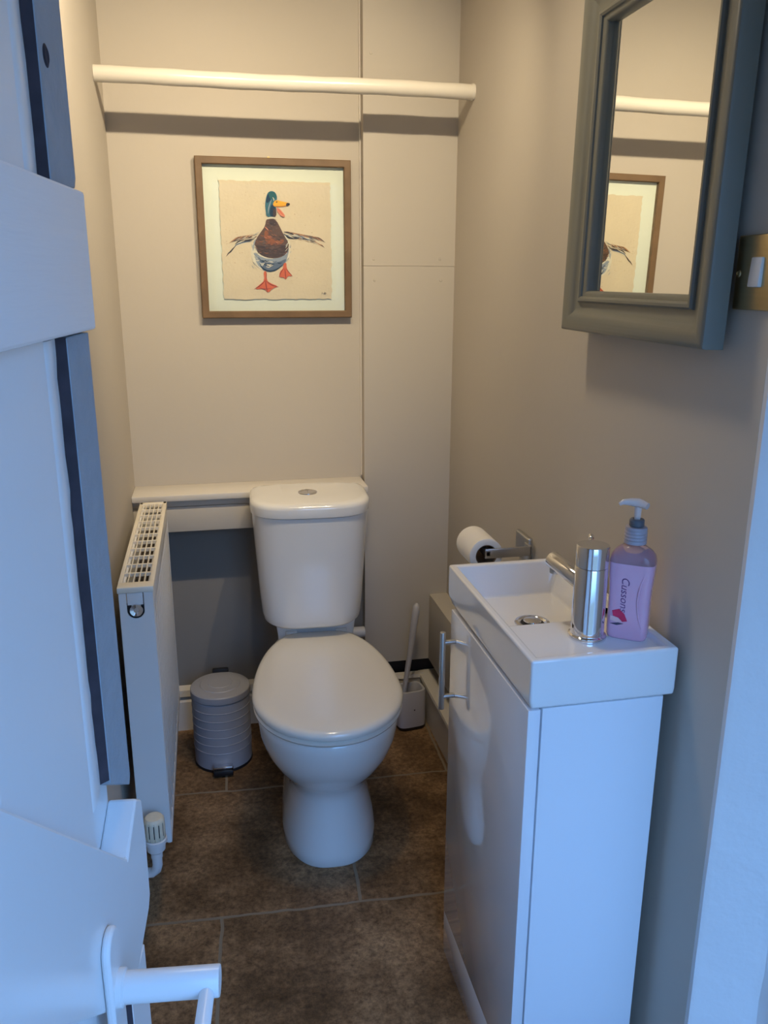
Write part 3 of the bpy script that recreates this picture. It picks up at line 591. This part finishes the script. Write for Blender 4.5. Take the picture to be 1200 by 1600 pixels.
# ------------------------------------------------------------ radiator
def radiator():
    x0, x1, y0, y1, z0, z1 = -.196, -.128, 1.60, 2.255, .200, .795
    T = thing('radiator', 'white panel radiator with a slotted top grille on the left wall', 'radiator', ((x0+x1)/2, y0, 0))
    ox, oy = T.location.x, T.location.y
    def Bx(bm, a, b, c, d, e, f, bev=0, **k): box(bm, a-ox, b-ox, c-oy, d-oy, e, f, bev, **k)
    # pressed front panel with vertical flutes
    bm = B_(); prof = [(y0+.004, x1-.014), (y0+.004, x1-.002)]; nf = 13; st = (y1-y0-.05)/nf
    for k in range(nf):
        a = y0+.025+k*st; prof += [(a, x1-.002), (a+st*.14, x1-.008), (a+st*.30, x1-.008), (a+st*.44, x1-.002)]
    prof += [(y1-.004, x1-.002), (y1-.004, x1-.014)]
    prism(bm, prof, lambda y, x: (x-ox, y-oy, z0+.02), lambda y, x: (x-ox, y-oy, z1-.045))
    Bx(bm, x1-.013, x1-.001, y0+.002, y1-.002, z0, z0+.03, .004); Bx(bm, x1-.013, x1-.001, y0+.002, y1-.002, z1-.055, z1-.006, .004)
    part('front_panel', bm, M['radiator'], T, smooth=30, bevel=.002)
    bm = B_(); Bx(bm, x0+.002, x0+.012, y0+.002, y1-.002, z0, z1-.006, .003); part('rear_panel', bm, M['radiator'], T)
    bm = B_()
    k = 0; y = y0+.03
    while y < y1-.02: Bx(bm, x0+.013, x1-.015, y, y+.0008, z0+.05, z1-.060); y += .0135
    part('convector_fins', bm, M['fin'], T, smooth=0)
    bm = B_(); Bx(bm, x0+.012, x1-.014, y0+.01, y1-.01, z0+.03, z0+.06); part('water_channel', bm, M['rad_in'], T, smooth=0)
    # side panels with a U-shaped cut-out round the air vent
    cy, cz, cr = (x0+x1)/2-.002, z1-.050, .0165
    U = [(x0+.001, z0+.012), (x1-.001, z0+.004), (x1-.001, z1-.012), (cy+cr, z1-.012)]
    U += [(cy+cr*math.cos(a), cz+cr*math.sin(a)) for a in [-PI*k/14 for k in range(15)]] + [(cy-cr, z1-.012), (x0+.001, z1-.012)]
    bm = B_(); prism(bm, U, lambda x, z: (x-ox, 0, z), lambda x, z: (x-ox, .004, z)); part('side_panel', bm, M['radiator'], T, smooth=0, bevel=.0012)
    bm = B_(); Bx(bm, x0+.001, x1-.001, y1-.004, y1, z0, z1-.012, .001); part('side_panel', bm, M['radiator'], T)
    bm = B_(); Bx(bm, cy-.022, cy+.022, y0+.006, y0+.012, cz-.024, cz+.012); part('vent_recess', bm, M['black'], T, smooth=0)
    bm = B_(); Bx(bm, cy-.0150, cy+.0150, y0+.001, y0+.004, cz+.012, z1-.013, .0005); part('vent_tab', bm, M['radiator'], T)
    bm = B_(); lathe(bm, [(0, -.002), (.0045, -.002), (.0055, .0), (.0125, .002), (.0135, -.001), (.0140, -.008)], (cy-ox+.001, .000, cz+.001), 24, (0, -1, 0)); part('vent_plug', bm, M['chrome'], T)
    # top grille: outer frame and crossing bars
    bm = B_(); zt = z1; g0, g1 = y0-.001, y1+.001
    fx0, fx1 = x0-.001, x1+.001
    Bx(bm, fx0, fx0+.008, g0+.03, g1, zt-.012, zt, .0004); Bx(bm, fx1-.009, fx1, g0+.03, g1, zt-.012, zt, .0004)
    Bx(bm, fx0, fx1, g0, g0+.032, zt-.012, zt, .0015); Bx(bm, fx0, fx1, g1-.018, g1, zt-.012, zt, .0015)
    nr = 11; ys, ye = g0+.032, g1-.018
    for k in range(1, nr):
        yy = ys+(ye-ys)*k/nr; Bx(bm, fx0+.006, fx1-.007, yy-.003, yy+.003, zt-.008, zt-.0005)
    xs, xe = fx0+.008, fx1-.009
    for k in range(1, 5):
        xx = xs+(xe-xs)*k/5; Bx(bm, xx-.0011, xx+.0011, ys, ye, zt-.007, zt-.0008)
    part('top_grille', bm, M['cream_plastic_l'], T, smooth=30)
    # thermostatic valve and tail
    V = bpy.data.objects.new('thermostatic_valve', None); COL.objects.link(V); V.parent = T; V.location = (-.1585-ox, 1.555-oy, .207)
    bm = B_(); lathe(bm, [(0, 0), (.012, 0), (.012, .012), (.019, .020), (.020, .035), (.0235, .038), (.0235, .046), (.021, .048)], (0, 0, 0), 28); part('valve_collar', bm, M['white_plastic'], V)
    bm = B_(); t = bmesh.new(); nn_ = 60; zs = [(.048, .0205), (.055, .0212), (.085, .0212), (.092, .0205), (.097, .017), (.0985, .009)]
    rings = []
    for z, r in zs: rings.append([Vector(((r-(.0022 if (k % 5 == 0 and z < .09) else 0))*math.cos(2*PI*k/nn_), (r-(.0022 if (k % 5 == 0 and z < .09) else 0))*math.sin(2*PI*k/nn_), z)) for k in range(nn_)])
    t.free(); loft(bm, rings); part('valve_head', bm, M['cream_plastic'], V, smooth=40)
    bm = B_()
    for k in range(0, nn_, 5):
        a = 2*PI*k/nn_; box(bm, .0188, .0202, -.0009, .0009, .056, .086, rot=Matrix.Rotation(a, 4, 'Z'))
    part('grip_slots', bm, M['black'], V, smooth=0)
    bm = B_(); tube(bm, [(0, 0, .002), (0, 0, -.020), (-.003, .002, -.032), (-.012, .006, -.042), (-.045, .014, -.046)], .0105, 20); cyl(bm, (0, .0, -.010), (0, .048, .012), .009, n=20); part('tail_pipe', bm, M['white_plastic'], V)
M['cream_plastic_l'] = mat('grille_enamel', (0.80, 0.74, 0.62, 1), 0.4, noise=0.02)
radiator()

# ------------------------------------------------------------ pedal bin
def bin_():
    T = thing('pedal_bin', 'small grey pedal bin with a rounded lid between radiator and toilet', 'bin', (-.013, 2.247, 0), math.radians(-2))
    bm = B_(); prof = [(0, .004), (.080, .004), (.083, .008)]
    z = .012
    for k in range(6):
        zz = .06+k*.0255; prof += [(.0835, zz-.0015), (.0845, zz), (.0835, zz+.0015)]
    prof += [(.0835, .212), (.082, .214), (0, .214)]
    lathe(bm, prof, (0, 0, 0), 64); part('body', bm, M['binm'], T, smooth=30)
    bm = B_(); lathe(bm, [(0, 0), (.084, 0), (.085, .002), (.084, .008), (0, .008)], (0, 0, 0), 64); part('base_ring', bm, M['black'], T)
    bm = B_(); lathe(bm, [(.080, .213), (.080, .218)], (0, 0, 0), 64); part('seal', bm, M['black'], T)
    bm = B_(); lathe(bm, [(.083, .2175), (.0855, .2175), (.0860, .221), (.0855, .236), (.083, .2385), (.074, .2405), (.058, .2425), (.056, .2445), (.035, .246), (.033, .2475), (0, .248)], (0, 0, 0), 64); part('lid', bm, M['binm'], T, smooth=30)
    bm = B_(); box(bm, -.024, .024, .080, .094, .20, .25, .004); part('hinge', bm, M['black'], T)
    P = None
    bm = B_(); box(bm, -.028, .028, -.110, -.080, .006, .022, .003); P = part('pedal', bm, M['black'], T)
    bm = B_(); box(bm, -.027, .027, -.104, -.084, .024, .031, .002, rot=None); part('pedal_plate', bm, M['chrome'], P)
bin_()

# ------------------------------------------------------------ toilet brush
def brush():
    T = thing('toilet_brush', 'pale plastic toilet brush standing in its holder behind the toilet', 'toilet brush', (.5735, 2.318, 0), math.radians(8))
    def ro(w_, d, z, k=4):
        pts = []
        for i in range(40):
            a = 2*PI*i/40; c, s = math.cos(a), math.sin(a); pts.append(Vector((w_*abs(c)**(2/k)*(1 if c >= 0 else -1), d*abs(s)**(2/k)*(1 if s >= 0 else -1), z)))
        return pts
    bm = B_(); loft(bm, [ro(.046, .038, .012), ro(.0465, .0385, .016), ro(.0455, .037, .128), ro(.044, .0355, .133), ro(.038, .029, .133), ro(.036, .027, .128), ro(.035, .026, .06)], True, True); part('holder', bm, M['brush'], T, smooth=40)
    bm = B_(); loft(bm, [ro(.043, .035, 0), ro(.045, .037, .003), ro(.045, .037, .012)]); part('base', bm, M['black'], T, smooth=40)
    bm = B_(); tube(bm, [(-.022, 0, .05), (-.018, 0, .13), (-.007, .002, .20), (.004, .004, .27), (.012, .006, .33), (.020, .008, .385), (.0225, .009, .402), (.0235, .009, .411)], [.006, .007, .0085, .0095, .011, .012, .0105, .004], 20); part('handle', bm, M['brush'], T, smooth=60)
    bm = B_(); box(bm, .0, .004, -.0395, -.0375, .07, .074, .0008); part('stud', bm, M['black'], T)
brush()

# ------------------------------------------------------------ vanity cabinet
CX0, CX1, CY0, CY1 = .426, .640, 1.010, 1.403
def cabinet():
    T = thing('vanity_cabinet', 'tall narrow white gloss vanity cabinet standing under the basin', 'cabinet', (CX0, CY0, 0))
    def Bx(bm, a, b, c, d, e, f, bev=0): box(bm, a-CX0, b-CX0, c-CY0, d-CY0, e, f, bev)
    bm = B_(); Bx(bm, .4485, CX1, CY0+.001, CY0+.017, 0, .781, .001); part('side_panel', bm, M['cab'], T)
    bm = B_(); Bx(bm, .4485, CX1, CY1-.017, CY1-.001, 0, .781, .001); part('side_panel', bm, M['cab'], T)
    bm = B_(); Bx(bm, .450, CX1, CY0+.017, CY1-.017, .09, .105); Bx(bm, .450, CX1, CY0+.017, CY1-.017, .76, .78); Bx(bm, CX1-.01, CX1, CY0+.017, CY1-.017, .09, .78); part('carcass', bm, M['cab'], T, smooth=0)
    bm = B_(); Bx(bm, CX0+.001, .4465, CY0, CY1, 0, .0965, .0012); part('plinth', bm, M['gloss'], T)
    bm = B_(); Bx(bm, CX0, .4455, CY0, CY1, .0985, .780, .0015); D = part('door', bm, M['gloss'], T)
    hy = 1.372-CY0; hx = -.0245
    bm = B_(); cyl(bm, (hx, hy, .590), (hx, hy, .748), .0055, n=24, bev=.001)
    for z in (.616, .727): cyl(bm, (hx, hy, z), (-.0002, hy, z), .0045, n=16)
    part('handle', bm, M['steel'], D)
cabinet()

# ------------------------------------------------------------ basin
BX0, BX1, BY0, BY1, BZ0, BZ1 = .426, .655, 1.006, 1.428, .783, .860
def basin():
    T = thing('basin', 'small rectangular white ceramic basin on top of the vanity cabinet', 'basin', (BX0, BY0, BZ0))
    O = Vector((BX0, BY0, BZ0)); bm = B_(); V = lambda x, y, z: bm.verts.new(Vector((x, y, z))-O)
    o0 = [V(BX0+.004, BY0+.002, BZ0), V(BX1, BY0+.002, BZ0), V(BX1, BY1-.012, BZ0), V(BX0+.006, BY1-.012, BZ0)]
    om = [V(BX0, BY0, BZ0+.012), V(BX1, BY0, BZ0+.012), V(BX1, BY1, BZ0+.022), V(BX0, BY1, BZ0+.022)]
    o1 = [V(BX0, BY0, BZ1), V(BX1, BY0, BZ1), V(BX1, BY1, BZ1), V(BX0, BY1, BZ1)]
    xl, xr, yn, ye, yf = BX0+.013, BX1-.013, BY0+.014, 1.152, BY1-.013
    A, Bb, Fv, Cc, D, E = V(xl, yn, BZ1), V(xr, yn, BZ1), V(xr, ye, BZ1), V(xr, yf, BZ1), V(xl, yf, BZ1), V(xl, ye, BZ1)
    dz = .8515; A1, B1, F1, E1 = V(xl+.001, yn+.001, dz), V(xr-.001, yn+.001, dz), V(xr-.001, ye, dz), V(xl+.001, ye, dz)
    fz = .800; G, H, I, J = V(xl+.022, ye+.012, fz), V(xr-.020, ye+.012, fz), V(xr-.020, yf-.022, fz), V(xl+.022, yf-.022, fz)
    for f in [o0[::-1], (o0[0], o0[1], om[1], om[0]), (o0[1], o0[2], om[2], om[1]), (o0[2], o0[3], om[3], om[2]), (o0[3], o0[0], om[0], om[3]),
              (om[0], om[1], o1[1], o1[0]), (om[1], om[2], o1[2], o1[1]), (om[2], om[3], o1[3], o1[2]), (om[3], om[0], o1[0], o1[3]),
              (o1[0], o1[1], Bb, A), (o1[1], o1[2], Cc, Fv, Bb), (o1[2], o1[3], D, Cc), (o1[3], o1[0], A, E, D),
              (A, Bb, B1, A1), (Bb, Fv, F1, B1), (E, A, A1, E1), (A1, B1, F1, E1), (E1, F1, H, G), (F1, Fv, Cc, I, H), (D, E, E1, G, J), (Cc, D, J, I), (G, H, I, J)]:
        bm.faces.new(f)
    bmesh.ops.recalc_face_normals(bm, faces=bm.faces)
    part('bowl', bm, M['basin'], T, smooth=60, bevel=.0040, seg=4, clamp=False)
    c = Vector((.533, 1.268, .8002))-O
    bm = B_(); lathe(bm, [(.031, 0), (.030, .0018), (.025, .0024), (.0215, .0005), (.0205, -.001), (0, -.001)], c, 40); dr = part('drain', bm, M['chrome'], T)
    bm = B_(); lathe(bm, [(0, -.0004), (.0205, -.0004), (.0205, .0001), (0, .0001)], c, 40); part('drain_hole', bm, M['black'], dr)
    bm = B_(); lathe(bm, [(0, .0062), (.012, .0060), (.0150, .0052), (.0158, .0038), (.0150, .002), (.006, -.001)], c, 40); part('drain_plug', bm, M['chrome'], dr)
basin()

# ------------------------------------------------------------ mixer tap
def tap():
    T = thing('basin_tap', 'round chrome mixer tap standing at the near end of the basin', 'tap', (.5475, 1.088, .8515))
    bm = B_(); lathe(bm, [(0, 0), (.0290, 0), (.0295, .003), (.0285, .006), (.0255, .0075), (.0250, .009), (.0245, .113), (.0235, .1145), (0, .1145)], (0, 0, 0), 64); part('body', bm, M['chrome'], T)
    bm = B_(); lathe(bm, [(0, .1148), (.0235, .1148), (.0245, .116), (.0245, .1465), (.0235, .148), (0, .149)], (0, 0, 0), 64); cp = part('control_head', bm, M['chrome'], T)
    bm = B_(); cyl(bm, (.006, .018, .140), (.013, .034, .146), .003, n=16); cyl(bm, (.0125, .033, .1455), (.0155, .041, .1485), .0045, n=20, bev=.001); part('lever', bm, M['chrome'], cp)
    d = Vector((-.026, .105, .020)).normalized()
    bm = B_(); s = Vector((0, 0, .078)); cyl(bm, s+d*.015, s+d*.098, .0135, n=36, bev=.002); part('spout', bm, M['chrome'], T)
    bm = B_(); e = s+d*.087; cyl(bm, e+Vector((0, 0, -.006)), e+Vector((0, 0, -.018)), .0095, n=24, bev=.001); part('aerator', bm, M['steel'], T)
tap()

# ------------------------------------------------------------ soap bottle
def soap():
    rz = math.radians(-36)
    T = thing('soap_dispenser', 'pink hand soap pump bottle standing behind the tap on the basin', 'soap bottle', (.6105, 1.080, .8515), rz)
    def ro(w_, d, z, k=5, n=56):
        pts = []
        for i in range(n):
            a = 2*PI*i/n+PI/n; c, s = math.cos(a), math.sin(a); pts.append(Vector((w_*abs(c)**(2/k)*(1 if c >= 0 else -1), d*abs(s)**(2/k)*(1 if s >= 0 else -1), z)))
        return pts
    bm = B_(); loft(bm, [ro(.026, .018, 0), ro(.0285, .0205, .002), ro(.030, .022, .006), ro(.0305, .0225, .02), ro(.0305, .0225, .05), ro(.031, .023, .08), ro(.033, .025, .105), ro(.0335, .0255, .122, 4.5), ro(.0315, .024, .131, 4), ro(.026, .021, .139, 3), ro(.018, .017, .145, 2.2), ro(.0125, .0125, .148, 2), ro(.0125, .0125, .152, 2)])
    for f in bm.faces:
        if f.calc_center_median().z > .1225: f.material_index = 1
    part('bottle', bm, [M['soap'], M['soap_clear']], T, smooth=50)
    bm = B_(); pr = [(0, .150), (.0165, .150)]
    for k in range(4): pr += [(.0168, .152+k*.005), (.0158, .1545+k*.005)]
    pr += [(.0165, .172), (.0155, .175), (0, .176)]; lathe(bm, pr, (0, 0, 0), 40); part('collar', bm, M['collar'], T)
    bm = B_(); lathe(bm, [(0, .175), (.0095, .175), (.0110, .177), (.0110, .185), (.0095, .187), (.006, .187), (.0055, .183), (0, .183)], (0, 0, 0), 32); part('lock_ring', bm, M['greyp'], T)
    bm = B_(); cyl(bm, (0, 0, .180), (0, 0, .206), .0042, .0055, n=20)
    d = Vector((-.86, -.40, 0)); tube(bm, [(0.014, -.006, .2085), (.006, -.002, .210), (0, 0, .211), tuple(d*.012+Vector((0, 0, .2125))), tuple(d*.024+Vector((0, 0, .2125))), tuple(d*.030+Vector((0, 0, .209)))], [.005, .0065, .007, .0058, .0042, .0028], 16)
    part('pump_head', bm, M['pump'], T, smooth=50)
    # raised swirl down the face and the printed label
    bm = B_(); pts = []
    for i in range(15):
        u = i/14; z = .120-.098*u; x = .024 - .011*math.sin(u*PI*.9)+.001*u; k = 5; xx = abs(x/.0305)
        pts.append((x, -(.0224+.0022*(1-u))*(max(0, 1-xx**k))**(1/k), z))
    tube(bm, pts, [.0006+.0011*math.sin(PI*(i+.5)/15) for i in range(15)], 10); part('swirl_ridge', bm, M['soap'], T, smooth=60)
    def sd(z):
        K = ((0, .0220), (.05, .0225), (.08, .023), (.105, .025), (.122, .0255), (.14, .025))
        for (a, p), (c, q) in zip(K, K[1:]):
            if z <= c: return p+(q-p)*(z-a)/(c-a)
        return .025
    def text(body, x, z, size, rot, m):
        cu = bpy.data.curves.new('label_text', 'FONT'); cu.body = body; cu.size = size; cu.extrude = .0001; cu.shear = .25
        o = bpy.data.objects.new('label_text', cu); COL.objects.link(o)
        dg = bpy.context.evaluated_depsgraph_get(); me = bpy.data.meshes.new_from_object(o.evaluated_get(dg)); bpy.data.objects.remove(o)
        me.transform(Matrix.Translation((x, 0, z)) @ Matrix.Rotation(PI/2, 4, 'X') @ Matrix.Rotation(rot, 4, 'Z'))
        for v in me.vertices: v.co.y = -sd(v.co.z)*(1-min(.99, abs(v.co.x/.031))**5)**.2 - .0003
        me.materials.clear(); me.materials.append(m); n = bpy.data.objects.new('label_text', me); COL.objects.link(n); n.parent = T; return n
    text('Cussons', -.011, .102, .0165, -PI/2, M['ink'])
    bm = B_()
    def fl(P, y): prism(bm, P, lambda a, b: (a, -.0222, b), lambda a, b: (a, -y+.0042, b))
    fl([(-.022, .046), (-.012, .050), (-.004, .043), (.001, .032), (-.006, .030), (-.012, .036), (-.020, .038)], .0274); part('label_flower', bm, M['red'], T, smooth=0)
    bm = B_(); fl([(-.024, .038), (-.014, .036), (-.006, .030), (-.014, .028), (-.024, .031)], .0273); part('label_petal', bm, M['petal'], T, smooth=0)
    bm = B_(); fl([(-.024, .025), (-.012, .028), (-.004, .027), (-.014, .0235)], .0273); part('label_leaf', bm, M['leafi'], T, smooth=0)
soap()

# ------------------------------------------------------------ toilet roll holder and roll
yh = 1.702; xh = xw(yh)
T = thing('toilet_roll_holder', 'square chrome toilet roll holder screwed to the right wall', 'toilet roll holder', (xh, yh, .793))
bm = B_(); box(bm, -.012, 0, -.045, .035, -.030, .030, .004, 3); part('wall_plate', bm, M['steel'], T)
bm = B_(); box(bm, -.118, -.010, -.064, -.058, -.003, .019, .002); box(bm, -.016, -.008, -.064, -.030, -.003, .019, .002); box(bm, -.118, -.104, -.064, .055, .0005, .0165, .003); part('arm', bm, M['steel'], T)
T = thing('toilet_roll', 'nearly used white toilet roll hanging on the holder beyond the basin', 'toilet roll', (xh-.111, yh, .7935))
bm = B_(); R0, R1, L0 = .038, .0245, .052
lathe(bm, [(R1, -L0), (R0-.003, -L0), (R0, -L0+.002), (R0, L0-.002), (R0-.003, L0), (R1, L0)], (0, 0, 0), 64, (0, 1, 0)); part('paper', bm, M['paper_roll'], T, smooth=40)
bm = B_(); lathe(bm, [(R1, -L0+.0005), (R1, L0-.0005), (R1-.0015, L0-.0005), (R1-.0015, -L0+.0005), (R1, -L0+.0005)], (0, 0, 0), 64, (0, 1, 0)); part('core', bm, M['card'], T, smooth=40)

# ------------------------------------------------------------ ceiling spotlight bar (out of view above), with its lights
T = thing('ceiling_spotlight_bar', 'white ceiling bar with three small spotlights above the middle of the room', 'ceiling light', (LAMP.x, LAMP.y, CZ))
bm = B_(); box(bm, -.25, .25, -.02, .02, -.022, 0, .006); part('bar', bm, M['white_plastic'], T)
for dx, watt, aim, cone in SPOTS:
    aim = Vector(aim).normalized(); head = Vector((dx, 0, LAMP.z-CZ))
    bm = B_(); cyl(bm, (dx, 0, -.018), head-aim*.03, .006, n=16); lathe(bm, [(0, -.045), (.020, -.042), (.026, -.03), (.030, -.002), (.028, -.002), (.024, -.028), (0, -.034)], head, 32, aim)
    S = part('spot_head', bm, M['white_plastic'], T)
    bm = B_(); lathe(bm, [(.0, -.012), (.022, -.012), (.020, -.020), (0, -.022)], head, 24, aim); part('bulb', bm, M['glow'], S)
    ld = bpy.data.lights.new('bulb_light', 'SPOT'); ld.energy = watt; ld.color = LAMP_COL; ld.shadow_soft_size = 0.012 if cone < 120 else 0.07; ld.spot_size = math.radians(cone); ld.spot_blend = 1.0
    lo = bpy.data.objects.new('bulb_light', ld); COL.objects.link(lo); lo.location = T.location+head; lo.rotation_euler = aim.to_track_quat('-Z', 'Y').to_euler()
